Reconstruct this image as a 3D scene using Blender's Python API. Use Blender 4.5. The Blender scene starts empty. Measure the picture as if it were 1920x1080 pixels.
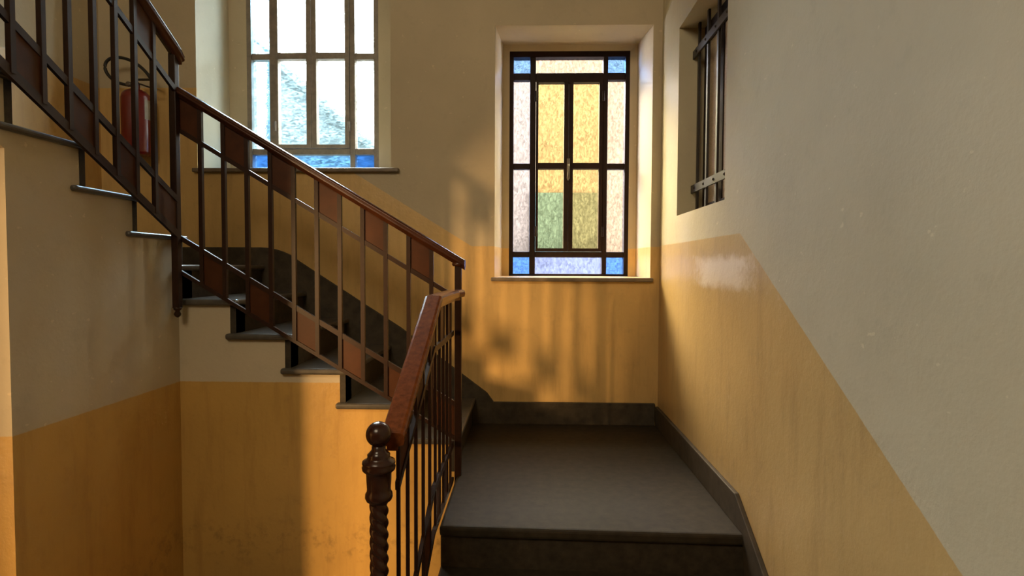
import bpy, math, random
from math import pi, sin, cos, radians, atan, sqrt
from mathutils import Matrix, Vector

random.seed(7)
SC = bpy.context.scene
COL = SC.collection

# ------------------------------------------------------------------ camera
F = 1080.0                       # focal length in pixels of a 1920 wide frame
cam_d = bpy.data.cameras.new('camera')
cam_d.sensor_width = 36.0
cam_d.lens = F / 1920.0 * 36.0
cam_d.clip_start = 0.05
cam = bpy.data.objects.new('camera', cam_d)
COL.objects.link(cam)
cam.matrix_world = (Matrix.Translation((0, 0, 1.005)) @ Matrix.Rotation(atan(28 / F), 4, 'Z')
                    @ Matrix.Rotation(pi / 2 - atan(40 / F), 4, 'X') @ Matrix.Rotation(radians(.25), 4, 'Z'))
SC.camera = cam

# ------------------------------------------------------------------ sky, lights, exposure
world = bpy.data.worlds.new('hazy_sky')
SC.world = world
world.use_nodes = True
wb = world.node_tree.nodes['Background']
wb.inputs['Color'].default_value = (.86, .95, 1.0, 1)
wb.inputs['Strength'].default_value = 42.0


def area(name, loc, target, sx, sy, power, col, portal=False):
    d = bpy.data.lights.new(name, 'AREA')
    d.shape = 'RECTANGLE'
    d.size, d.size_y = sx, sy
    d.energy = power
    d.color = col
    d.cycles.is_portal = portal
    o = bpy.data.objects.new(name, d)
    COL.objects.link(o)
    o.location = loc
    o.rotation_euler = (Vector(target) - Vector(loc)).to_track_quat('-Z', 'Y').to_euler()
    return o


area('daylight_portal', (-1.51, 4.2, 2.49), (-1.51, 0, 2.49), .98, 1.72, 1, (1, 1, 1), True)
area('daylight_portal', (.29, 4.2, 1.72), (.29, 0, 1.72), .9, 1.62, 1, (1, 1, 1), True)
sun_d = bpy.data.lights.new('hazy_sun', 'SUN')
sun_d.energy = 19.0
sun_d.angle = radians(28)
sun_d.color = (1.0, .95, .86)
sun = bpy.data.objects.new('hazy_sun', sun_d)
COL.objects.link(sun)
sun.rotation_euler = Vector((.6, -1.0, -.80)).to_track_quat('-Z', 'Y').to_euler()
# warm light of the entrance hall, behind the camera to the left
area('entrance_hall_light', (-6.55, -4.95, .95), (-1.1, 2.7, .55), .85, 1.5, 730, (1.0, .60, .25))
# added warm fill light, high behind the camera
area('upper_fill_light', (-1.3, -1.6, 3.5), (.8, 1.6, .9), 1.6, 1.2, 40, (1.0, .82, .56))

SC.view_settings.view_transform = 'Standard'
SC.view_settings.look = 'None'
SC.view_settings.exposure = 0.9
SC.view_settings.gamma = 1.0
SC.view_settings.use_curve_mapping = False
SC.cycles.use_denoising = True
SC.cycles.max_bounces = 10
SC.cycles.diffuse_bounces = 5
SC.cycles.transparent_max_bounces = 16
SC.cycles.transmission_bounces = 8
SC.cycles.sample_clamp_indirect = 6.0
SC.cycles.caustics_reflective = False
SC.cycles.caustics_refractive = False


# ------------------------------------------------------------------ node helpers
class NT:
    def __init__(s, name):
        s.m = bpy.data.materials.new(name)
        s.m.use_nodes = True
        s.t = s.m.node_tree
        s.b = s.t.nodes['Principled BSDF']
        s.out = s.t.nodes['Material Output']

    def n(s, kind, **kw):
        o = s.t.nodes.new(kind)
        for k, v in kw.items():
            setattr(o, k, v)
        return o

    def l(s, a, b):
        s.t.links.new(a, b)

    def math(s, op, a, b=None, c=None, clamp=False):
        o = s.n('ShaderNodeMath', operation=op, use_clamp=clamp)
        for i, v in enumerate((a, b, c)):
            if v is None:
                continue
            if isinstance(v, (int, float)):
                o.inputs[i].default_value = v
            else:
                s.l(v, o.inputs[i])
        return o.outputs[0]

    def mix(s, fac, a, b, mode='MIX'):
        o = s.n('ShaderNodeMix', data_type='RGBA', blend_type=mode)
        for i, v in ((0, fac), (6, a), (7, b)):
            if isinstance(v, (int, float)):
                o.inputs[i].default_value = v
            elif isinstance(v, tuple):
                o.inputs[i].default_value = (v[0], v[1], v[2], 1)
            else:
                s.l(v, o.inputs[i])
        return o.outputs[2]

    def noise(s, scale, detail=4, rough=.55, vec=None, dist=0):
        o = s.n('ShaderNodeTexNoise')
        o.inputs['Scale'].default_value = scale
        o.inputs['Detail'].default_value = detail
        o.inputs['Roughness'].default_value = rough
        o.inputs['Distortion'].default_value = dist
        if vec is not None:
            s.l(vec, o.inputs['Vector'])
        return o.outputs['Fac']

    def ramp(s, v, lo, hi):
        o = s.n('ShaderNodeMapRange')
        o.inputs[1].default_value = lo
        o.inputs[2].default_value = hi
        s.l(v, o.inputs[0])
        return o.outputs[0]

    def pos(s):
        return s.n('ShaderNodeNewGeometry').outputs['Position']

    def scaled(s, vec, sc):
        o = s.n('ShaderNodeMapping')
        o.inputs['Scale'].default_value = sc
        s.l(vec, o.inputs['Vector'])
        return o.outputs[0]

    def bump(s, h, strength, dist=.01):
        o = s.n('ShaderNodeBump')
        o.inputs['Strength'].default_value = strength
        o.inputs['Distance'].default_value = dist
        s.l(h, o.inputs['Height'])
        return o.outputs[0]


def simple(name, col, rough=.5, metal=0., var=.15, scale=20, bump=0., spec=.5, coat=0., stretch=None):
    t = NT(name)
    p = t.pos()
    if stretch:
        p = t.scaled(p, stretch)
    nz = t.noise(scale, 5, .6, p)
    dk = tuple(c * (1 - var) for c in col)
    lt = tuple(min(1, c * (1 + var)) for c in col)
    t.l(t.mix(t.ramp(nz, .3, .7), dk, lt), t.b.inputs['Base Color'])
    t.b.inputs['Roughness'].default_value = rough
    t.b.inputs['Metallic'].default_value = metal
    t.b.inputs['Specular IOR Level'].default_value = spec
    t.b.inputs['Coat Weight'].default_value = coat
    t.b.inputs['Coat Roughness'].default_value = .12
    if bump:
        t.l(t.bump(nz, bump), t.b.inputs['Normal'])
    return t.m


BEIGE = (.54, .455, .315)
OCHRE = (.56, .355, .128)


def plaster(name, hfun=None, worn=False, recess=False, grime=False, upper=BEIGE, lower=OCHRE):  # worn adds a pale noise-edged patch on the dado
    """old wall paint: beige above, glossy ochre dado below the height hfun(t, x, y)"""
    t = NT(name)
    p = t.pos()
    sx = t.n('ShaderNodeSeparateXYZ')
    t.l(p, sx.inputs[0])
    x, y, z = sx.outputs
    big = t.noise(1.3, 6, .62, p)
    fine = t.noise(70, 4, .6, p)
    streak = t.noise(3.0, 6, .65, t.scaled(p, (5, 5, .7)))
    spots = t.noise(9, 8, .7, p)
    up = t.mix(t.ramp(big, .3, .75), tuple(c * .86 for c in upper), tuple(c * 1.06 for c in upper))
    up = t.mix(t.math('MULTIPLY', t.ramp(spots, .56, .75), .28), up, tuple(c * .6 for c in upper))
    lo = t.mix(t.ramp(big, .3, .72), tuple(c * .84 for c in lower), tuple(min(1, c * 1.08) for c in lower))
    lo = t.mix(t.math('MULTIPLY', t.ramp(streak, .50, .72), .5), lo, (lower[0] * .62, lower[1] * .56, lower[2] * .55))
    lo = t.mix(t.math('MULTIPLY', t.ramp(spots, .56, .72), .3), lo, (lower[0] * .5, lower[1] * .48, lower[2] * .6))
    # scratches, chips
    chip = t.noise(26, 3, .5, t.scaled(p, (1, 1, 1.3)))
    up = t.mix(t.math('MULTIPLY', t.ramp(chip, .70, .74), .5), up, tuple(min(1, c * 1.35) for c in upper))
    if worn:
        # pale noise-edged patch on the dado of the right hand wall
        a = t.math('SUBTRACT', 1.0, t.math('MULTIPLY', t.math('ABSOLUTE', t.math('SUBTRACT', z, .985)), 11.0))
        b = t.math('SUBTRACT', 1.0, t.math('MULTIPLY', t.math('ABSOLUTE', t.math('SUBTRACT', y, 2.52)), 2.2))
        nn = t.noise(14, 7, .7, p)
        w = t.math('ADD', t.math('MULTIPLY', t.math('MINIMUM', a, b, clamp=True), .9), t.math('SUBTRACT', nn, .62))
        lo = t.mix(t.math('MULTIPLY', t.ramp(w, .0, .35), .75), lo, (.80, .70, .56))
    if grime:
        # scuff marks low on the wall
        a = t.math('SUBTRACT', 1.0, t.math('MULTIPLY', t.math('ABSOLUTE', t.math('ADD', z, .36)), 7.0), clamp=True)
        nn = t.ramp(t.noise(18, 6, .7, p), .50, .70)
        lo = t.mix(t.math('MULTIPLY', t.math('MULTIPLY', a, nn), .6), lo, (lower[0] * .3, lower[1] * .3, lower[2] * .35))
    if hfun is not None:
        h = hfun(t, x, y)
        below = t.ramp(t.math('SUBTRACT', h, t.math('ADD', z, t.math('MULTIPLY', t.math('SUBTRACT', fine, .5), .006))), -.0015, .0015)
        if recess:
            inside = t.math('MULTIPLY', t.math('GREATER_THAN', y, YB_ + .004), t.math('LESS_THAN', x, -.5))
            below = t.math('MULTIPLY', below, t.math('SUBTRACT', 1.0, inside))
        c = t.mix(below, up, lo)
        r = t.math('SUBTRACT', .70, t.math('MULTIPLY', below, .36))
    else:
        c = up
        r = .82
    t.l(c, t.b.inputs['Base Color'])
    if isinstance(r, float):
        t.b.inputs['Roughness'].default_value = r
    else:
        t.l(r, t.b.inputs['Roughness'])
    hgt = t.math('ADD', t.math('MULTIPLY', fine, .25), t.math('MULTIPLY', t.noise(9, 5, .6, p), .9))
    t.l(t.bump(hgt, .22, .012), t.b.inputs['Normal'])
    return t.m


YB_ = 3.66


def h_back(t, x, y):
    return t.math('MAXIMUM', 1.134, t.math('MINIMUM', 2.135, t.math('SUBTRACT', .916, t.math('MULTIPLY', x, .617))))


def h_right(t, x, y):
    return t.math('MINIMUM', 1.14, t.math('ADD', 1.14 - .607 * 2.29, t.math('MULTIPLY', y, .607)))


def const(v):
    return lambda t, x, y: t.math('ADD', v, 0.0)


M_back = plaster('plaster_back', h_back, recess=True, lower=(.70, .465, .18))
M_right = plaster('plaster_right', h_right, worn=True, upper=(.52, .470, .330), lower=(.55, .385, .165))  # paler dado copy, the wall's washed-out light put into its colour
M_left = plaster('plaster_left', const(2.135))
M_well = plaster('plaster_well', const(.432), grime=True, lower=(.54, .325, .090))  # deeper dado copy, the dim warm light of the well put into its colour
M_plain = plaster('plaster_plain')
M_stone = simple('dark_stone', (.038, .029, .018), .6, var=.35, scale=30, bump=.06, spec=.3)
M_stone2 = simple('worn_stone', (.034, .026, .016), .6, var=.3, scale=24, bump=.05, spec=.22)
M_tread = simple('grey_marble_tread', (.075, .066, .054), .3, var=.25, scale=18)
M_skirt = simple('skirting_stone', (.060, .046, .030), .6, var=.35, scale=16, bump=.05, spec=.3)
M_iron = simple('brown_painted_iron', (.026, .010, .005), .36, var=.2, scale=40, spec=.3)
M_panel = simple('maroon_painted_panel', (.060, .019, .006), .42, var=.2, scale=14, spec=.2)
M_wood = simple('varnished_handrail_wood', (.15, .040, .009), .22, var=.35, scale=9, coat=0, spec=.3, stretch=(6, 6, 6))
M_wood2 = simple('dark_handrail_wood', (.060, .019, .008), .25, var=.3, scale=9, spec=.4)
M_newel = simple('dark_newel_wood', (.034, .011, .006), .25, var=.25, scale=20, spec=.45)
M_brown = simple('dark_window_wood', (.016, .006, .004), .55, var=.25, scale=25, spec=.2)
M_grey = simple('grey_window_wood', (.22, .18, .14), .45, var=.2, scale=25)
M_sill = simple('sill_stone', (.16, .12, .08), .45, var=.25, scale=18)
M_grille = simple('grille_iron', (.016, .010, .007), .42, var=.3, scale=40)
M_red = simple('extinguisher_red', (.14, .004, .005), .3, var=.08, scale=8, coat=.4)
M_rubber = simple('black_rubber', (.012, .011, .010), .5, var=.1)
M_steel = simple('tarnished_steel', (.16, .14, .12), .35, metal=.9, var=.2)
M_paper = simple('label_paper', (.30, .26, .20), .6, var=.1)
M_floor = simple('hall_floor_stone', (.16, .12, .085), .4, var=.3, scale=6)


def glass(name, col, ripple=(3.2, 3.2, 8), amount=.45, haze=.15):
    t = NT(name)
    t.t.nodes.remove(t.b)
    p = t.pos()
    w = t.noise(7.0, 3, .5, t.scaled(p, ripple), 1.2)
    rip = t.ramp(w, .35, .65)
    c1 = tuple(sqrt(v) for v in col)
    c0 = tuple(v * (1 - amount) for v in c1)
    c = t.mix(rip, c0, c1)
    bm = t.bump(w, .35, .003)
    tr = t.n('ShaderNodeBsdfTransparent')
    rf = t.n('ShaderNodeBsdfRefraction')
    rf.inputs['IOR'].default_value = 1.12
    rf.inputs['Roughness'].default_value = .03
    gl = t.n('ShaderNodeBsdfGlossy')
    gl.inputs['Roughness'].default_value = .12
    t.l(c, tr.inputs['Color'])
    t.l(c, rf.inputs['Color'])
    t.l(bm, rf.inputs['Normal'])
    t.l(bm, gl.inputs['Normal'])
    m1 = t.n('ShaderNodeMixShader')
    m1.inputs[0].default_value = haze
    t.l(tr.outputs[0], m1.inputs[1])
    t.l(rf.outputs[0], m1.inputs[2])
    m2 = t.n('ShaderNodeMixShader')
    m2.inputs[0].default_value = .04
    t.l(m1.outputs[0], m2.inputs[1])
    t.l(gl.outputs[0], m2.inputs[2])
    t.l(m2.outputs[0], t.out.inputs['Surface'])
    return t.m


G_clear = glass('textured_clear_glass', (.74, .80, .79))
G_cyan = glass('textured_cyan_glass', (.36, .58, .74))
G_lblue = glass('textured_pale_blue_glass', (.22, .42, .68))
G_blue = glass('cobalt_blue_glass', (.05, .16, .46), amount=.3, haze=0)
G_blue2 = glass('blue_corner_glass', (.17, .38, .90), (8, 8, 8), .35, 0)
G_amber = glass('amber_glass', (.64, .50, .27), (9, 9, 5), .32, 0)
G_pale = glass('pale_pink_glass', (.60, .53, .52), (9, 9, 5), .28, 0)
G_lav = glass('pale_lavender_glass', (.50, .52, .68), (9, 9, 5), .28, 0)


# ------------------------------------------------------------------ mesh helpers
class MB:
    def __init__(s):
        s.v, s.f, s.sm = [], [], []

    def add(s, vs, fs, smooth=False):
        o = len(s.v)
        s.v += [tuple(p) for p in vs]
        for f in fs:
            s.f.append([i + o for i in f])
            s.sm.append(smooth)
        return s

    def box(s, x0, x1, y0, y1, z0, z1):
        return s.hexa([(x0, y0, z0), (x1, y0, z0), (x1, y1, z0), (x0, y1, z0)],
                      [(x0, y0, z1), (x1, y0, z1), (x1, y1, z1), (x0, y1, z1)])

    def hexa(s, b, t):
        return s.add(list(b) + list(t), [(3, 2, 1, 0), (4, 5, 6, 7), (0, 1, 5, 4), (1, 2, 6, 5), (2, 3, 7, 6), (3, 0, 4, 7)])

    def prism(s, poly, axis, a, b):
        """poly of 2D points: axis 'y' -> (x,z), axis 'x' -> (y,z), axis 'z' -> (x,y)"""
        def P(u, w, k):
            return {'y': (u, k, w), 'x': (k, u, w), 'z': (u, w, k)}[axis]
        n = len(poly)
        vs = [P(u, w, a) for u, w in poly] + [P(u, w, b) for u, w in poly]
        fs = [tuple(range(n))[::-1], tuple(range(n, 2 * n))]
        fs += [(i, (i + 1) % n, n + (i + 1) % n, n + i) for i in range(n)]
        return s.add(vs, fs)

    def rings(s, rings, closed=False, caps=True, smooth=True):
        n = len(rings[0])
        vs = [p for r in rings for p in r]
        fs = []
        m = len(rings)
        for i in range(m if closed else m - 1):
            j = (i + 1) % m
            for k in range(n):
                fs.append((i * n + k, i * n + (k + 1) % n, j * n + (k + 1) % n, j * n + k))
        s.add(vs, fs, smooth)
        if caps and not closed:
            s.add(rings[0], [tuple(range(n))[::-1]])
            s.add(rings[-1], [tuple(range(n))])
        return s

    def lathe(s, prof, cx, cy, n=28, twist=None):
        rr = []
        for r, z in prof:
            rr.append([(cx + r * cos(2 * pi * k / n), cy + r * sin(2 * pi * k / n), z) for k in range(n)])
        return s.rings(rr)

    def tube(s, pts, r, n=10, closed=False):
        pts = [Vector(p) for p in pts]
        rr = []
        m = len(pts)
        up = Vector((0, 0, 1))
        for i in range(m):
            a = pts[(i - 1) % m] if (closed or i) else pts[i]
            b = pts[(i + 1) % m] if (closed or i < m - 1) else pts[i]
            d = (b - a).normalized()
            s1 = d.cross(up)
            if s1.length < .05:
                s1 = d.cross(Vector((0, 1, 0)))
            s1.normalize()
            s2 = d.cross(s1)
            rad = r[i] if isinstance(r, (list, tuple)) else r
            rr.append([tuple(pts[i] + rad * (cos(2 * pi * k / n) * s1 + sin(2 * pi * k / n) * s2)) for k in range(n)])
        return s.rings(rr, closed)

    def sweep(s, pts, prof, smooth=False):
        """profile (side, up) swept with plumb sections"""
        pts = [Vector(p) for p in pts]
        rr = []
        for i, p in enumerate(pts):
            a = pts[max(0, i - 1)]
            b = pts[min(len(pts) - 1, i + 1)]
            d = Vector((b.x - a.x, b.y - a.y, 0)).normalized()
            side = Vector((d.y, -d.x, 0))
            rr.append([tuple(p + side * u + Vector((0, 0, w))) for u, w in prof])
        return s.rings(rr, smooth=smooth)

    def build(s, name, mat, parent=None, bevel=0., kind=None, seg=2, label=None):
        me = bpy.data.meshes.new(name)
        me.from_pydata(s.v, [], s.f)
        me.materials.append(mat)
        for p, q in zip(me.polygons, s.sm):
            p.use_smooth = q
        import bmesh
        bm = bmesh.new()
        bm.from_mesh(me)
        bmesh.ops.recalc_face_normals(bm, faces=bm.faces)
        bm.to_mesh(me)
        bm.free()
        o = bpy.data.objects.new(name, me)
        COL.objects.link(o)
        if parent is not None:
            o.parent = parent
        if bevel:
            b = o.modifiers.new('bevel', 'BEVEL')
            b.width = bevel
            b.segments = seg
            b.limit_method = 'ANGLE'
            b.angle_limit = radians(40)
        if kind:
            o['kind'] = kind
        if label:
            o['label'] = label
        return o


def thing(name, label, cat, loc=(0, 0, 0), group=None, kind=None):
    o = bpy.data.objects.new(name, None)
    COL.objects.link(o)
    o.empty_display_size = .1
    tag(o, label, cat, group, kind)
    return o


def tag(o, label, cat, group=None, kind=None):
    o['label'] = label
    o['category'] = cat
    if group:
        o['group'] = group
    if kind:
        o['kind'] = kind
    return o


# ------------------------------------------------------------------ dimensions
YB = 3.66            # back wall
XR = .835            # right wall
XL = -2.74           # left wall of the upper flight
YW = 2.783           # side of the flight along the back wall (faces the well)
XW = -1.71           # side of the upper flight (faces the well)
XE = -.335           # left edge of the lower flight and landing
ZF = -.672           # hall floor
RZ = .168
TT = .03             # tread thickness
YF = 4.08            # window frame plane
YE = 1.854           # end of the wall below the upper flight
ZC = 4.4


def rx(n):
    return -.346 - .27 * (n - 1)


RY = {7: 2.79, 8: 2.46, 9: 2.168, 10: 1.857, 11: 1.55, 12: 1.25, 13: .95, 14: .65}
TZ = {7: 1.15, 8: 1.305, 9: 1.467, 10: 1.632, 11: 1.797, 12: 1.962, 13: 2.127, 14: 2.292}

# ------------------------------------------------------------------ structure
floor = tag(MB().box(-7.6, 1.1, -5.6, YW + .02, ZF - .15, ZF).build('floor', M_floor, kind='structure'),
            'brown stone hall floor at the foot of the stairs', 'floor')
ceiling = tag(MB().box(-7.6, 1.1, -5.6, YB + .45, ZC, ZC + .15).build('ceiling', M_plain, kind='structure'),
              'plain beige plaster ceiling over the stairwell', 'ceiling')

# back wall with two splayed window openings
xf = [-2.9, -2.112, -.866, -.207, .778, 1.1]
xb = [-2.9, -1.98, -1.047, -.128, .706, 1.1]
zf = [-.8, .938, 1.624, 2.513, 3.36, ZC]
zb = [-.8, .940, 1.648, 2.500, 3.326, ZC]
holes = {(1, 2), (1, 3), (3, 1), (3, 2)}
wbk = MB()
YBK = YB + .47


def cellq(i, j, xs, zs, y):
    return [(xs[i], y, zs[j]), (xs[i + 1], y, zs[j]), (xs[i + 1], y, zs[j + 1]), (xs[i], y, zs[j + 1])]


for i in range(5):
    for j in range(5):
        if (i, j) in holes:
            continue
        wbk.add(cellq(i, j, xf, zf, YB), [(0, 1, 2, 3)])
        wbk.add(cellq(i, j, xb, zb, YBK), [(3, 2, 1, 0)])
for (i, j0, j1) in ((1, 2, 4), (3, 1, 3)):
    a = [(xf[i], YB, zf[j0]), (xf[i + 1], YB, zf[j0]), (xf[i + 1], YB, zf[j1]), (xf[i], YB, zf[j1])]
    m = [(xb[i], YF - .02, zb[j0]), (xb[i + 1], YF - .02, zb[j0]), (xb[i + 1], YF - .02, zb[j1]), (xb[i], YF - .02, zb[j1])]
    bl_, br_, bt_ = (.12, .16, .03) if i == 1 else (.048, .048, .042)
    m0 = [(m[0][0] - bl_, YF - .03, m[0][2]), (m[1][0] + br_, YF - .03, m[1][2]), (m[2][0] + br_, YF - .03, m[2][2] + bt_), (m[3][0] - bl_, YF - .03, m[3][2] + bt_)]
    b = [(p[0], YBK, p[2]) for p in m]
    for q0, q1 in ((a, m0), (m0, m), (m, b)):
        for k in range(4):
            k2 = (k + 1) % 4
            wbk.add([q0[k], q0[k2], q1[k2], q1[k]], [(0, 1, 2, 3)])
wbk.add([(-2.9, YB, -.8), (-2.9, YBK, -.8), (-2.9, YBK, ZC), (-2.9, YB, ZC)], [(0, 1, 2, 3)])
wbk.add([(1.1, YB, -.8), (1.1, YBK, -.8), (1.1, YBK, ZC), (1.1, YB, ZC)], [(0, 1, 2, 3)])
wbk.add([(-2.9, YB, ZC), (1.1, YB, ZC), (1.1, YBK, ZC), (-2.9, YBK, ZC)], [(0, 1, 2, 3)])
wall_back = tag(wbk.build('wall_back', M_back, kind='structure'),
                'back stairwell wall, beige above a stepped ochre dado, with two deep window recesses', 'wall')

# right wall with the barred niche
NY0, NY1, NZ0, NZ1, ND = 2.475, 3.255, 1.293, 2.325, .17
wr = MB()
ys = [-5.6, NY0, NY1, YB]
zs = [-.8, NZ0, NZ1, ZC]
for i in range(3):
    for j in range(3):
        if (i, j) == (1, 1):
            continue
        wr.add([(XR, ys[i], zs[j]), (XR, ys[i + 1], zs[j]), (XR, ys[i + 1], zs[j + 1]), (XR, ys[i], zs[j + 1])], [(0, 1, 2, 3)])
q0 = [(XR, NY0, NZ0), (XR, NY1, NZ0), (XR, NY1, NZ1), (XR, NY0, NZ1)]
q1 = [(XR + ND, p[1], p[2]) for p in q0]
for k in range(4):
    wr.add([q0[k], q0[(k + 1) % 4], q1[(k + 1) % 4], q1[k]], [(0, 1, 2, 3)])
wr.add(q1, [(0, 1, 2, 3)])
wr.add([(XR + .22, -5.6, -.8), (XR + .22, YB, -.8), (XR + .22, YB, ZC), (XR + .22, -5.6, ZC)], [(0, 1, 2, 3)])
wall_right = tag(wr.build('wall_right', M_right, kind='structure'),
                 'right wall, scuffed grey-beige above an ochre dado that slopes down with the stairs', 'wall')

wl = MB().box(XL - .16, XL, YE, YB, -.8, ZC)
wl.box(XL - .16, XL, -.30, YE, 1.3, ZC)
wl.box(XL - .16, XL, .40, YE, -.8, 1.3)  # unseen door jamb added to cut the hall light on the end wall
wl.box(XL - .16, XL, -5.6, -.30, -.8, ZC)  # unseen pier added to keep the hall light off the right wall
wall_left = tag(wl.build('wall_left', M_left, kind='structure'),
                'left wall beside the upper flight, beige above ochre', 'wall')
tag(MB().box(-7.75, -7.6, -5.6, 2.15, -.8, ZC).build('wall_hall', M_well, kind='structure'),
    'side wall of the entrance hall, out of view on the left', 'wall')
tag(MB().box(-7.75, 1.1, -5.75, -5.6, -.8, ZC).build('wall_front', M_well, kind='structure'),
    'wall of the entrance hall behind the viewer', 'wall')
tag(MB().box(-7.6, XL - .16, 2.0, 2.15, -.8, ZC).build('wall_hall_end', M_well, kind='structure'),
    'end wall of the entrance hall left of the stairs', 'wall')

# stepped wall below the flight along the back wall
poly = [(XW, ZF), (XE, ZF), (XE, -.03)]
for n in range(1, 6):
    poly += [(rx(n), (n - 1) * RZ - (TT if n > 1 else .03)), (rx(n), n * RZ - TT)]
poly += [(rx(6), 5 * RZ - TT), (rx(6), 6 * RZ - TT), (XW, 6 * RZ - TT)]
tag(MB().prism(poly, 'y', YW, YW + .09).build('wall_stairwell_back', M_well, kind='structure'),
    'stepped wall under the middle flight, beige above ochre, facing the viewer', 'wall')
poly = [(YW + .09, ZF), (YE, ZF), (YE, 1.385), (.35, 1.385 + .54 * (YE - .35)), (.35, TZ[14] - .023)]
for n in range(14, 6, -1):
    poly += [(RY[n], TZ[n] - .023), (RY[n], TZ[n - 1] - .023 if n > 7 else 6 * RZ - TT)]
poly += [(YW + .09, 6 * RZ - TT)]
tag(MB().prism(poly, 'x', XW - .09, XW).build('wall_stairwell_left', M_well, kind='structure'),
    'stepped wall under the upper flight, dark beige over brown ochre', 'wall')
tag(MB().box(XL, XW - .09, YE, YE + .1, ZF, 1.42).build('wall_stairwell_end', M_well, kind='structure'),
    'narrow strip of brightly lit wall at the left edge of the photo', 'wall')
s0, s1 = (YE, 1.385), (.35, 1.385 + .54 * (YE - .35))
tag(MB().prism([s0, s1, (s1[0], s1[1] + .06), (s0[0], s0[1] + .06)], 'x', XL, XW - .09).build('trim_soffit', M_plain, kind='structure'),
    'sloping plaster underside of the upper flight, out of view', 'soffit')
tag(MB().box(XL, XW, -2.8, .345, TZ[14] - .2, TZ[14]).build('floor_upper', M_tread, kind='structure'),
    'upper landing floor out of view above the hall', 'floor')


# ------------------------------------------------------------------ stairs
def slab(name, poly, z0, z1, mat, parent, bev=.008):
    return MB().prism(poly, 'z', z0, z1).build(name, mat, parent, bev, seg=3)


XS = XR - .003
LF = [(XE, 2.185), (XS, 2.15)]     # front edge of the landing, slightly skewed
fl1 = thing('stair_flight', 'lower flight of worn dark stone steps rising to the landing below the amber window', 'stairs', group='stair flights')
land = MB().prism([(-.41, YB - .003), (-.41, YW + .002), (XE, YW + .002), (XE, LF[0][1]), LF[1], (XS, YB - .003)], 'z', -.045, 0)
o = land.build('landing', M_stone2, fl1, .014, seg=3)
for k in range(4):
    dy = .285 * k
    yl, yr = LF[0][1] - dy + .018, LF[1][1] - dy + .018
    z1 = -RZ * k - .045
    if k == 3:
        z0 = ZF
    else:
        z0 = -RZ * (k + 1)
    MB().prism([(XE + .004, yl + .03), (XE + .004, yl), (XS, yr), (XS, yr + .03)], 'z', z0, z1).build('riser', M_stone, fl1)
    if k < 3:
        MB().prism([(XE, yl + .03), (XE, yl - .303), (XS, yr - .303), (XS, yr + .03)], 'z', z0 - .045, z0).build('tread', M_stone2, fl1, .012, seg=3)
MB().box(XE + .006, XE + .05, 1.4, YW - .005, ZF, -RZ * 3 - .05).build('stringer', M_stone, fl1)
MB().box(XE + .006, XE + .05, 2.21, YW - .005, -RZ * 3 - .05, -.047).build('stringer', M_stone, fl1)

fl2 = thing('stair_flight', 'middle flight of dark stone steps climbing left along the back wall', 'stairs', group='stair flights')
for n in range(1, 6):
    MB().box(rx(n) - .028, rx(n), YW - .002, YB - .012, (n - 1) * RZ + (0 if n > 1 else .0), n * RZ - TT).build('riser', M_stone, fl2)
    slab('tread', [(rx(n) + .022, YW - .028), (rx(n) + .022, YB - .012), (rx(n + 1) - .045, YB - .012), (rx(n + 1) - .045, YW - .028)],
         n * RZ - TT, n * RZ, M_tread, fl2, .011)
MB().box(rx(6) - .028, rx(6), YW - .002, YB - .012, 5 * RZ, 6 * RZ - TT).build('riser', M_stone, fl2)
slab('quarter_landing', [(rx(6) + .022, YW - .028), (rx(6) + .022, YB - .012), (XL + .003, YB - .012), (XL + .003, 2.80), (XW, 2.80), (XW, YW - .028)],
     6 * RZ - TT, 6 * RZ, M_tread, fl2, .011)

fl3 = thing('stair_flight', 'upper flight of pale edged stone steps climbing toward the viewer at upper left', 'stairs', group='stair flights')
for n in range(7, 15):
    zb0 = TZ[n - 1] if n > 7 else 6 * RZ
    MB().box(XL + .003, XW + .002, RY[n], RY[n] + .028, zb0, TZ[n] - .023).build('riser', M_stone, fl3)
    ye = (RY[n + 1] if n < 14 else .35) - (.045 if n < 14 else 0)
    slab('tread', [(XL + .003, RY[n] + .048), (XW + .022, RY[n] + .048), (XW + .022, ye), (XL + .003, ye)], TZ[n] - .023, TZ[n], M_tread, fl3, .011)

# ------------------------------------------------------------------ skirtings
tag(MB().box(-.30, XR - .02, YB - .02, YB, 0, .142).build('baseboard_back', M_skirt, bevel=.004, kind='structure'),
    'dark stone baseboard at the back of the landing', 'baseboard')
poly = [(YB - .02, 0), (YB - .02, .125), (2.245, .122), (1.0, .122 - .60 * 1.245), (1.0, -.672), (2.1, -.3), (2.16, 0)]
tag(MB().prism(poly, 'x', XR - .02, XR).build('baseboard_right', M_skirt, bevel=.004, kind='structure'),
    'dark stone skirting running down the right wall with the steps', 'baseboard')
poly = [(XL + .02, 1.0), (XL + .02, 1.122)]
for i in range(5):
    a = -1.90 + .07 * i * 1.0
    poly.append((-1.70 + .05 * i, 1.122 - .006 * i * i * .55))
poly += [(-1.46, 1.037), (-.80, .612), (-.25, .20), (-.21, .145), (-.21, .0), (-.36, .0), (-1.7, .84), (-1.75, 1.0)]
tag(MB().prism(poly, 'y', YB - .022, YB - .001).build('trim_1', M_skirt, bevel=.004, kind='structure'),
    'dark stone skirting climbing the back wall with the middle flight', 'skirting')
tag(MB().box(XL, XL + .02, 2.83, YB - .022, 6 * RZ, 1.122).build('trim_2', M_skirt, kind='structure'),
    'dark stone skirting on the left wall at the quarter landing', 'skirting')


# ------------------------------------------------------------------ windows
CX = [(.034, .170), (.242, .456), (.532, .748), (.820, .964)]
CENTRE = (.220, .780)
RW = [(.025, .094), (.125, .494), (.520, .890), (.916, .990)]


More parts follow.
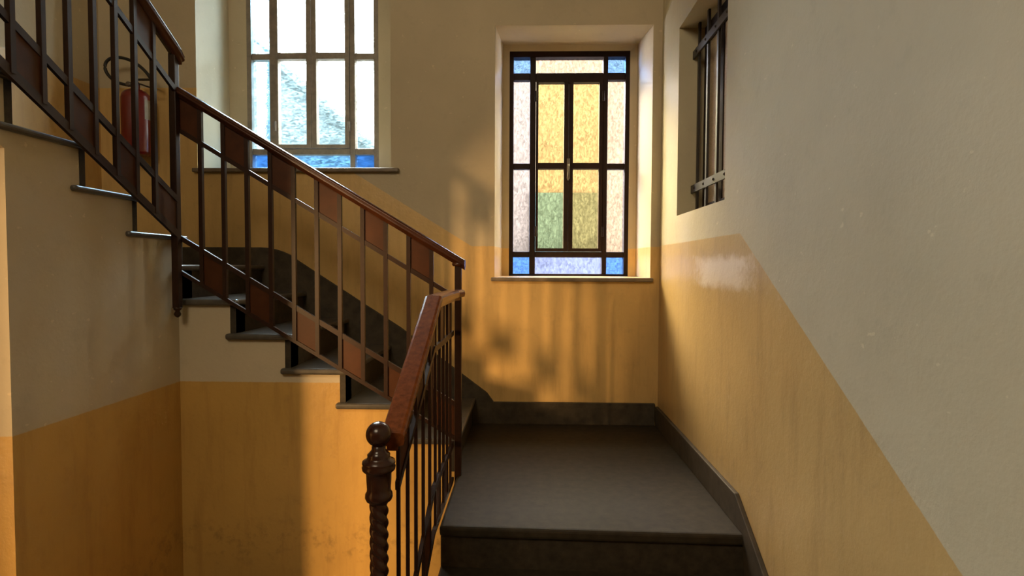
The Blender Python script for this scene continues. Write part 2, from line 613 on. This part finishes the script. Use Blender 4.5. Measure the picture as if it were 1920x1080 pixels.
def stained_window(name, label, x0, x1, z0, z1, mats, wood, handle):
    root = thing(name, label, 'window', kind='structure')
    W, H = x1 - x0, z1 - z0

    def X(u):
        return x0 + u * W

    def Z(v):
        return z1 - v * H

    def bar(nm, u0, u1, v0, v1, ya, yb, par=root, bev=.004):
        return MB().box(X(u0), X(u1), ya, yb, Z(v1), Z(v0)).build(nm, wood, par, bev)
    fr = MB()
    fr.box(X(0), X(CX[0][0]), YF - .02, YF + .05, z0, z1)
    fr.box(X(CX[3][1]), X(1), YF - .02, YF + .05, z0, z1)
    fr.box(X(CX[0][0]), X(CX[3][1]), YF - .02, YF + .05, Z(RW[0][0]), z1)
    fr.box(X(CX[0][0]), X(CX[3][1]), YF - .02, YF + .05, z0, Z(RW[3][1]))
    fr.build('frame', wood, root)
    bar('mullion', CX[0][1], CENTRE[0], RW[0][0], RW[3][1], YF - .018, YF + .045)
    bar('mullion', CENTRE[1], CX[3][0], RW[0][0], RW[3][1], YF - .018, YF + .045)
    for r0, r1 in ((RW[0][1], RW[1][0]), (RW[2][1], RW[3][0])):
        bar('transom', CX[0][0], CX[0][1], r0, r1, YF - .014, YF + .04)
        bar('transom', CENTRE[0], CENTRE[1], r0, r1, YF - .014, YF + .04)
        bar('transom', CX[3][0], CX[3][1], r0, r1, YF - .014, YF + .04)
    for c in (0, 3):
        bar('glazing_bar', CX[c][0], CX[c][1], RW[1][1], RW[2][0], YF - .012, YF + .035)

    def pane(u0, u1, v0, v1, mat, par):
        return MB().box(X(u0) - .004, X(u1) + .004, YF + .014, YF + .018, Z(v1) - .004, Z(v0) + .004).build('pane', mat, par)
    for c in (0, 3):
        pane(*CX[c], *RW[0], mats['corner'], root)
        pane(*CX[c], *RW[1], mats['side'][c > 0], root)
        pane(*CX[c], *RW[2], mats['side'][c > 0], root)
        pane(*CX[c], *RW[3], mats['corner'], root)
    pane(*CENTRE, *RW[0], mats['top'], root)
    pane(*CENTRE, *RW[3], mats['bottom'], root)
    mid = (CX[1][1] + CX[2][0]) / 2
    for k, (s0, s1, c) in enumerate(((CENTRE[0], mid, CX[1]), (mid, CENTRE[1], CX[2]))):
        m = MB()
        ya, yb = YF - .032, YF + .02
        v0, v1 = RW[1][0] + .001, RW[2][1] - .001
        va, vb = .139, .875
        e = .0015
        m.box(X(s0 + e), X(c[0]), ya, yb, Z(v1), Z(v0))
        m.box(X(c[1]), X(s1 - e), ya, yb, Z(v1), Z(v0))
        m.box(X(c[0]), X(c[1]), ya, yb, Z(va), Z(v0))
        m.box(X(c[0]), X(c[1]), ya, yb, Z(v1), Z(vb))
        m.box(X(c[0]), X(c[1]), ya + .004, yb, Z(.520), Z(.494))
        sash = m.build('casement', wood, root)
        pane(*c, va, .494, mats['leaf'], sash)
        pane(*c, .520, vb, mats['leaf'], sash)
        for hv in (.2, .8):
            hx = X(s0) if k == 0 else X(s1)
            MB().lathe([(.008, Z(hv) - .035), (.008, Z(hv) + .035)], hx, ya - .004, 10).build('hinge', wood, sash)
    MB().box(X(mid) - .010, X(mid) + .010, YF - .045, YF - .031, Z(RW[1][0]) - .03, Z(RW[1][0]) + .005).build('cover_strip', wood, root)
    if handle:
        h = MB().box(X(mid) - .011, X(mid) + .011, YF - .042, YF - .031, Z(.565), Z(.475)).build('handle', M_steel, root, .003, label='small tarnished metal lever handle')
        MB().tube([(X(mid), YF - .04, Z(.505)), (X(mid), YF - .062, Z(.505)), (X(mid), YF - .068, Z(.525)), (X(mid) - .004, YF - .068, Z(.575))], .006, 8).build('lever', M_steel, h)
    return root


w1 = stained_window('window_1', 'tall bright window of clear rippled glass with blue bottom panes above the stairs', -1.98, -1.047, 1.648, 3.326,
                    dict(corner=G_blue, side=(G_cyan, G_clear), top=G_clear, bottom=G_lblue, leaf=G_clear), M_grey, False)
w2 = stained_window('window_2', 'dark framed window of amber and lavender glass with four blue corner panes over the landing', -.128, .706, .940, 2.500,
                    dict(corner=G_blue2, side=(G_lav, G_pale), top=G_pale, bottom=G_lav, leaf=G_amber), M_brown, True)
for root, xa, xb_, zz, i in ((w1, -2.132, -.812, 1.624, 1), (w2, -.228, .792, .938, 3)):
    m = MB().box(xa, xb_, YB - .035, YB, zz - .026, zz)
    m.build('window_sill', M_sill, root, .006)

# barred window in the right wall
w3 = thing('window_3', 'small barred window with pale frosted panes set in a recess of the right wall', 'window', kind='structure')
XN = XR + ND
fm = MB()
fm.box(XN - .03, XN, NY0, NY0 + .06, NZ0, NZ1)
fm.box(XN - .03, XN, NY1 - .07, NY1, NZ0, NZ1)
fm.box(XN - .03, XN, NY0 + .06, NY1 - .07, NZ0, NZ0 + .06)
fm.box(XN - .03, XN, NY0 + .06, NY1 - .07, NZ1 - .10, NZ1)
fm.build('frame', M_brown, w3)
ya, yb = NY0 + .06, NY1 - .07
for k in range(1, 3):
    yy = ya + (yb - ya) * k / 3
    MB().box(XN - .028, XN, yy - .022, yy + .022, NZ0 + .06, NZ1 - .10).build('mullion', M_brown, w3)
M_frost = simple('frosted_ribbed_pane', (.66, .55, .42), .22, var=.15, scale=40, stretch=(1, 1, 6), bump=.06, spec=1.0, coat=.5)
for k in range(3):
    y0 = ya + (yb - ya) * k / 3
    MB().box(XN - .022, XN - .014, y0, y0 + (yb - ya) / 3, NZ0 + .06, NZ1 - .10).build('pane', M_frost, w3)
XG = XR + .085
for k in range(5):
    yy = NY0 + .07 + (NY1 - NY0 - .14) * k / 4
    MB().box(XG, XG + .012, yy - .011, yy + .011, NZ0 - .002, NZ1 + .002).build('grille_bar', M_grille, w3)
for zz in (NZ0 + .145, NZ1 - .15):
    cb = MB().box(XG - .010, XG, NY0 - .002, NY1 + .002, zz - .021, zz + .021).build('grille_crossbar', M_grille, w3)
    for k in range(5):
        yy = NY0 + .07 + (NY1 - NY0 - .14) * k / 4
        MB().rings([[(XG - .010 - d, yy + r * cos(a * pi / 4), zz + r * sin(a * pi / 4)) for a in range(8)] for d, r in ((0, .008), (.005, .006), (.007, .002))]).build('rivet', M_grille, cb)

# ------------------------------------------------------------------ railings
HAND = [(-.016, -.046), (-.016, -.034), (-.028, -.030), (-.031, -.022), (-.027, -.016), (-.031, -.010), (-.027, -.002), (-.014, .003),
        (.014, .003), (.027, -.002), (.031, -.010), (.027, -.016), (.031, -.022), (.028, -.030), (.016, -.034), (.016, -.046)]
OFF_U, OFF_L, OFF_B = -.203, -.717, -.882


def rail_line(root, pt, ts, bal, upper_odd, name_off=(OFF_U, OFF_L, OFF_B), bw=.0095, heavy=(.012, .013, .010)):
    """pt(t, dz) -> world point on the railing plane; ts: polyline stations; bal: baluster stations"""
    def sideof(t):
        a, b = Vector(pt(t - .01, 0)), Vector(pt(t + .01, 0))
        d = Vector((b.x - a.x, b.y - a.y, 0)).normalized()
        return d, Vector((d.y, -d.x, 0))
    for off, hh, ww, nm in ((name_off[0], heavy[0], .007, 'upper_rail'), (name_off[1], heavy[1], .007, 'lower_rail'), (name_off[2], heavy[2], .007, 'bottom_rail')):
        m = MB()
        m.sweep([pt(t, off) for t in ts], [(-ww, -hh), (ww, -hh), (ww, hh), (-ww, hh)])
        m.build(nm, M_iron, root)
        e = .004
        m2 = MB()
    for t in bal:
        d, sd = sideof(t)
        top, bot = Vector(pt(t, -.04)), Vector(pt(t, name_off[2]))
        w = bw
        q = [d * -w + sd * -w, d * w + sd * -w, d * w + sd * w, d * -w + sd * w]
        MB().hexa([tuple(bot + v) for v in q], [tuple(top + v) for v in q]).build('baluster', M_iron, root)
    for i in range(len(bal) - 1):
        a, b = bal[i], bal[i + 1]
        for band in (0, 1):
            up = (i % 2 == 0) == upper_odd
            if (band == 0) != up:
                continue
            o1, o0 = ((-.04, name_off[0]) if band == 0 else (name_off[1], name_off[2]))
            d, sd = sideof((a + b) / 2)
            p = [Vector(pt(a, o0)), Vector(pt(b, o0)), Vector(pt(b, o1)), Vector(pt(a, o1))]
            MB().add([tuple(v - sd * .0025) for v in p] + [tuple(v + sd * .0025) for v in p],
                     [(3, 2, 1, 0), (4, 5, 6, 7), (0, 1, 5, 4), (1, 2, 6, 5), (2, 3, 7, 6), (3, 0, 4, 7)]).build('panel', M_panel, root)


def post(root, x, y, z0, z1, w=.014, nm='post', finial=True):
    m = MB().box(x - w, x + w, y - w, y + w, z0, z1)
    o = m.build(nm, M_iron, root, .002)
    if finial:
        MB().lathe([(.004, z0 - .045), (.013, z0 - .038), (.016, z0 - .028), (.010, z0 - .014), (.018, z0 - .006), (.019, z0 + .004), (.005, z0 + .006)], x, y, 14).build('finial', M_iron, o)
    return o


# railing along the middle flight
r2 = thing('stair_railing', 'brown iron railing with checkered panels along the middle flight against the window', 'railing', group='stair railings')
YR2 = 2.735


def p2(t, dz):
    return (-t, YR2, 1.045 + .5975 * (t - .313) + dz)


b2 = [.325, .455, .564, .674, .784, .894, 1.004, 1.115, 1.226, 1.339, 1.451, 1.562, 1.675]
MB().sweep([p2(.295, 0), p2(.31, 0), p2(1.69, 0)], HAND, True).build('handrail', M_wood2, r2)
# stations ordered from the foot: bays alternate, first bay at the foot is open above
rail_line(r2, p2, [.327, 1.675], b2[1:-1], True)
# panels of the end bays
MB().add([(-1.562, YR2 - .0025, p2(1.562, OFF_U)[2]), (-1.675, YR2 - .0025, p2(1.675, OFF_U)[2]), (-1.675, YR2 - .0025, p2(1.675, -.04)[2]), (-1.562, YR2 - .0025, p2(1.562, -.04)[2]),
          (-1.562, YR2 + .0025, p2(1.562, OFF_U)[2]), (-1.675, YR2 + .0025, p2(1.675, OFF_U)[2]), (-1.675, YR2 + .0025, p2(1.675, -.04)[2]), (-1.562, YR2 + .0025, p2(1.562, -.04)[2])],
         [(3, 2, 1, 0), (4, 5, 6, 7), (0, 1, 5, 4), (1, 2, 6, 5), (2, 3, 7, 6), (3, 0, 4, 7)]).build('panel', M_panel, r2)
MB().add([(-.455, YR2 - .0025, p2(.455, OFF_B)[2]), (-.325, YR2 - .0025, p2(.325, OFF_B)[2]), (-.325, YR2 - .0025, p2(.325, OFF_L)[2]), (-.455, YR2 - .0025, p2(.455, OFF_L)[2]),
          (-.455, YR2 + .0025, p2(.455, OFF_B)[2]), (-.325, YR2 + .0025, p2(.325, OFF_B)[2]), (-.325, YR2 + .0025, p2(.325, OFF_L)[2]), (-.455, YR2 + .0025, p2(.455, OFF_L)[2])],
         [(3, 2, 1, 0), (4, 5, 6, 7), (0, 1, 5, 4), (1, 2, 6, 5), (2, 3, 7, 6), (3, 0, 4, 7)]).build('panel', M_panel, r2)
post(r2, -.327, YR2, -.05, 1.02, .016)
MB().lathe([(.024, 1.006), (.030, 1.012), (.030, 1.020), (.022, 1.026)], -.327, YR2, 16).build('collar', M_wood2, r2)
for zz, yy in ((.78, 0), (1.02, 0)):
    pass

# railing along the upper flight
r3 = thing('stair_railing', 'dark iron railing with checkered panels along the upper flight at upper left', 'railing', group='stair railings')
XR3 = -1.662


def p3(t, dz):
    return (XR3, 2.69 - t, 2.040 + .54 * t + dz)


b3 = [2.69 - y for y in (2.69, 2.544, 2.421, 2.306, 2.19, 2.068, 1.954, 1.835)]
while b3[-1] < 2.2:
    b3.append(b3[-1] + .116)
MB().sweep([p3(-.045, -.012), p3(-.02, -.002), p3(0.02, 0), p3(b3[-1] + .03, 0)], HAND, True).build('handrail', M_wood2, r3)
rail_line(r3, p3, [-.01, b3[-1] + .02], b3[1:], True, heavy=(.014, .015, .019))
lo0, lo1 = p3(0, OFF_B), p3(b3[1], OFF_B)
hi0, hi1 = p3(0, OFF_L), p3(b3[1], OFF_L)
MB().add([(XR3 - .0025,) + q[1:] for q in (lo0, lo1, hi1, hi0)] + [(XR3 + .0025,) + q[1:] for q in (lo0, lo1, hi1, hi0)],
         [(3, 2, 1, 0), (4, 5, 6, 7), (0, 1, 5, 4), (1, 2, 6, 5), (2, 3, 7, 6), (3, 0, 4, 7)]).build('panel', M_panel, r3)
post(r3, -1.672, 2.71, .80, 2.0, .016)

# railing of the lower flight with the turned newel
r1 = thing('stair_railing', 'brown railing of the lower flight with broad wooden handrail and ball-topped twisted newel', 'railing', group='stair railings')
YBEND = 2.16


def p1(t, dz):
    y = 2.735 - t
    x = -.352 - (0.022 * max(0, YBEND - y) / .56)
    z = .893 - .62 * max(0, YBEND - y)
    return (x, y, z + dz)


OFF1 = (-.203, -.735, -.905)
FLAT = [(-.016, -.048), (-.016, -.036), (-.032, -.031), (-.035, -.018), (-.034, -.008), (-.030, -.001), (-.023, .002), (.023, .002),
        (.030, -.001), (.034, -.008), (.035, -.018), (.032, -.031), (.016, -.036), (.016, -.048)]
tend = 2.735 - 1.585
pts = [(-.327, 2.735, .893), (-.345, 2.66, .893)] + [p1(2.735 - y, 0) for y in (2.5, 2.16)] + [p1(tend, 0)]
MB().sweep(pts, FLAT, False).build('handrail', M_wood, r1)
b1 = [2.735 - y for y in (2.64, 2.53, 2.42, 2.31, 2.20, 2.09, 1.98, 1.87, 1.76, 1.65)]
rail_line(r1, p1, [.02, 2.735 - YBEND, 2.735 - 1.64], b1, True, OFF1, .0052)
NX, NY = -.402, 1.545
nw = MB().box(NX - .055, NX + .055, NY - .055, NY + .055, ZF, ZF + .05).build('newel_post', M_newel, r1, .006)
MB().lathe([(.05, ZF + .05), (.05, ZF + .08), (.038, ZF + .10), (.044, ZF + .13), (.030, ZF + .17), (.023, ZF + .20)], NX, NY).build('newel_base', M_newel, nw)
rr = []
z = ZF + .19
n = 36
while z < .365:
    rr.append([(NX + (.0195 + .0065 * abs(cos(1.5 * (2 * pi * k / n + z * 62)))) * cos(2 * pi * k / n),
                NY + (.0195 + .0065 * abs(cos(1.5 * (2 * pi * k / n + z * 62)))) * sin(2 * pi * k / n), z) for k in range(n)])
    z += .004
MB().rings(rr).build('twisted_shaft', M_newel, nw, label='dark shaft carved in a rope twist')
MB().lathe([(.022, .352), (.026, .360), (.034, .366), (.0375, .374), (.0365, .384), (.033, .390), (.032, .397), (.0335, .42), (.034, .438), (.036, .443),
            (.044, .450), (.0455, .458), (.042, .463), (.045, .468), (.044, .474), (.034, .479), (.030, .486), (.031, .492), (.024, .499), (.019, .506), (.019, .514), (.014, .518)],
           NX, NY, 32).build('newel_capital', M_newel, nw)
zb_, rb = .547, .0345
MB().lathe([(max(.001, rb * cos(a)), zb_ + rb * sin(a)) for a in [(-pi / 2 + pi * k / 18) for k in range(19)]], NX, NY, 32).build('ball_finial', M_newel, nw, label='polished dark ball on the newel')

# ------------------------------------------------------------------ fire extinguisher
ex = thing('fire_extinguisher', 'red fire extinguisher with black hose hung on the wall behind the railing', 'fire extinguisher')
EX, EY, ER = -2.425, 3.545, .083
MB().lathe([(.060, 1.685), (.078, 1.690), (ER, 1.705), (ER, 2.03), (.078, 2.055), (.060, 2.075), (.035, 2.088), (.022, 2.092), (.018, 2.10)], EX, EY, 32).build('cylinder', M_red, ex)
MB().lathe([(.020, 2.094), (.022, 2.10), (.022, 2.13), (.015, 2.138), (.010, 2.15)], EX, EY, 16).build('valve', M_red, ex)
MB().box(EX - .005, EX + .125, EY - .010, EY + .010, 2.145, 2.155).build('lever', M_grille, ex, .002)
MB().hexa([(EX, EY - .010, 2.128), (EX + .13, EY - .010, 2.085), (EX + .13, EY + .010, 2.085), (EX, EY + .010, 2.128)],
          [(EX, EY - .010, 2.137), (EX + .13, EY - .010, 2.093), (EX + .13, EY + .010, 2.093), (EX, EY + .010, 2.137)]).build('carry_handle', M_grille, ex, .002)
MB().rings([[(EX - .028 + r * cos(k * pi / 8), EY - .022 - d, 2.115 + r * sin(k * pi / 8)) for k in range(16)] for d, r in ((0, .016), (.010, .016), (.012, .010))]).build('pressure_gauge', M_steel, ex)
hp = [(EX - .02, EY, 2.117), (EX - .06, EY - .005, 2.118), (EX - .115, EY - .01, 2.135), (EX - .16, EY - .01, 2.17), (EX - .183, EY - .01, 2.212), (EX - .178, EY - .01, 2.252), (EX - .145, EY - .01, 2.278),
      (EX - .10, EY - .012, 2.283), (EX - .04, EY - .015, 2.27), (EX + .02, EY - .02, 2.24), (EX + .065, EY - .022, 2.205), (EX + .10, EY - .022, 2.165)]


def smooth(pts, k=5):
    out = []
    P = [Vector(p) for p in pts]
    for i in range(len(P) - 1):
        p0, p1_, p2_, p3_ = P[max(i - 1, 0)], P[i], P[i + 1], P[min(i + 2, len(P) - 1)]
        for j in range(k):
            u = j / k
            out.append(tuple(.5 * ((2 * p1_) + (p2_ - p0) * u + (2 * p0 - 5 * p1_ + 4 * p2_ - p3_) * u * u + (3 * p1_ - p0 - 3 * p2_ + p3_) * u ** 3)))
    out.append(tuple(P[-1]))
    return out


hs = MB().tube(smooth(hp), .0095, 10).build('hose', M_rubber, ex)
MB().tube([(EX + .095, EY - .022, 2.172), (EX + .118, EY - .022, 2.142), (EX + .128, EY - .022, 2.128)], [.011, .011, .006], 10).build('nozzle', M_rubber, ex)
lab = []
for z in (1.90, 2.02):
    lab.append([(EX + (ER + .0012) * cos(a), EY + (ER + .0012) * sin(a), z) for a in [radians(-25 + 10 * k) for k in range(8)]])
m = MB()
for k in range(7):
    m.add([lab[0][k], lab[0][k + 1], lab[1][k + 1], lab[1][k]], [(0, 1, 2, 3)], True)
m.build('label_plate', M_paper, ex)
MB().box(EX - .03, EX + .03, EY + ER - .002, YB + .001, 1.98, 2.02).build('wall_bracket', M_grille, ex)

# ------------------------------------------------------------------ outside, seen through the panes
M_fac = simple('ochre_facade', (.068, .051, .034), .9, var=.12, scale=1.2, spec=0)
M_teal = simple('teal_door_paint', (.026, .039, .038), .9, var=.2, scale=3, spec=0, stretch=(6, 6, 1))
M_olive = simple('olive_door_paint', (.034, .034, .024), .9, var=.2, scale=3, spec=0, stretch=(6, 6, 1))
M_glare_edge = simple('glare_edge_wall', (.042, .056, .061), .9, var=.15, scale=1.0, spec=0)
M_parapet = simple('pale_parapet', (.046, .048, .060), .9, var=.12, scale=2, spec=0)
M_ground = simple('courtyard_paving', (.12, .11, .09), .9, var=.2, scale=2, spec=0)
tag(MB().box(-14, 12, YBK + .3, 20, -1.7, -1.5).build('ground', M_ground, kind='structure'), 'courtyard paving outside the windows', 'ground')
bl = thing('building', 'ochre house across the courtyard seen blurred through the amber window', 'building')
MB().box(-1.3, 7.0, 9.0, 12.0, -1.5, 4.9).build('house_wall', M_fac, bl)
for x0, x1, mt in ((.04, .56, M_teal), (.58, 1.12, M_olive)):
    lf = MB().box(x0, x1, 8.94, 9.0, -1.5, 2.15).build('door_leaf', mt, bl, .01)
    for z0, z1 in ((-1.3, -.2), (0, 1.0), (1.15, 2.0)):
        MB().box(x0 + .08, x1 - .08, 8.92, 8.94, z0, z1).build('door_panel', mt, lf, .008)
MB().box(-1.3, 7.0, 8.5, 8.65, -1.5, 1.19).build('parapet', M_parapet, bl, .01)
hs2 = thing('building', 'added pale house shape outside that forms the glare edge in the tall clear window', 'building')
MB().prism([(-5.5, -1.5), (-2.75, -1.5), (-2.75, 3.0), (-5.5, 5.46)], 'y', 11.0, 15.0).build('house_wall', M_glare_edge, hs2)  # added block, its slanted top stands in for the edge of the sky bloom
MB().prism([(-2.6, 2.86), (-2.6, 2.98), (-5.65, 5.72), (-5.65, 5.60)], 'y', 10.8, 15.2).build('glare_edge_slab', M_glare_edge, hs2)
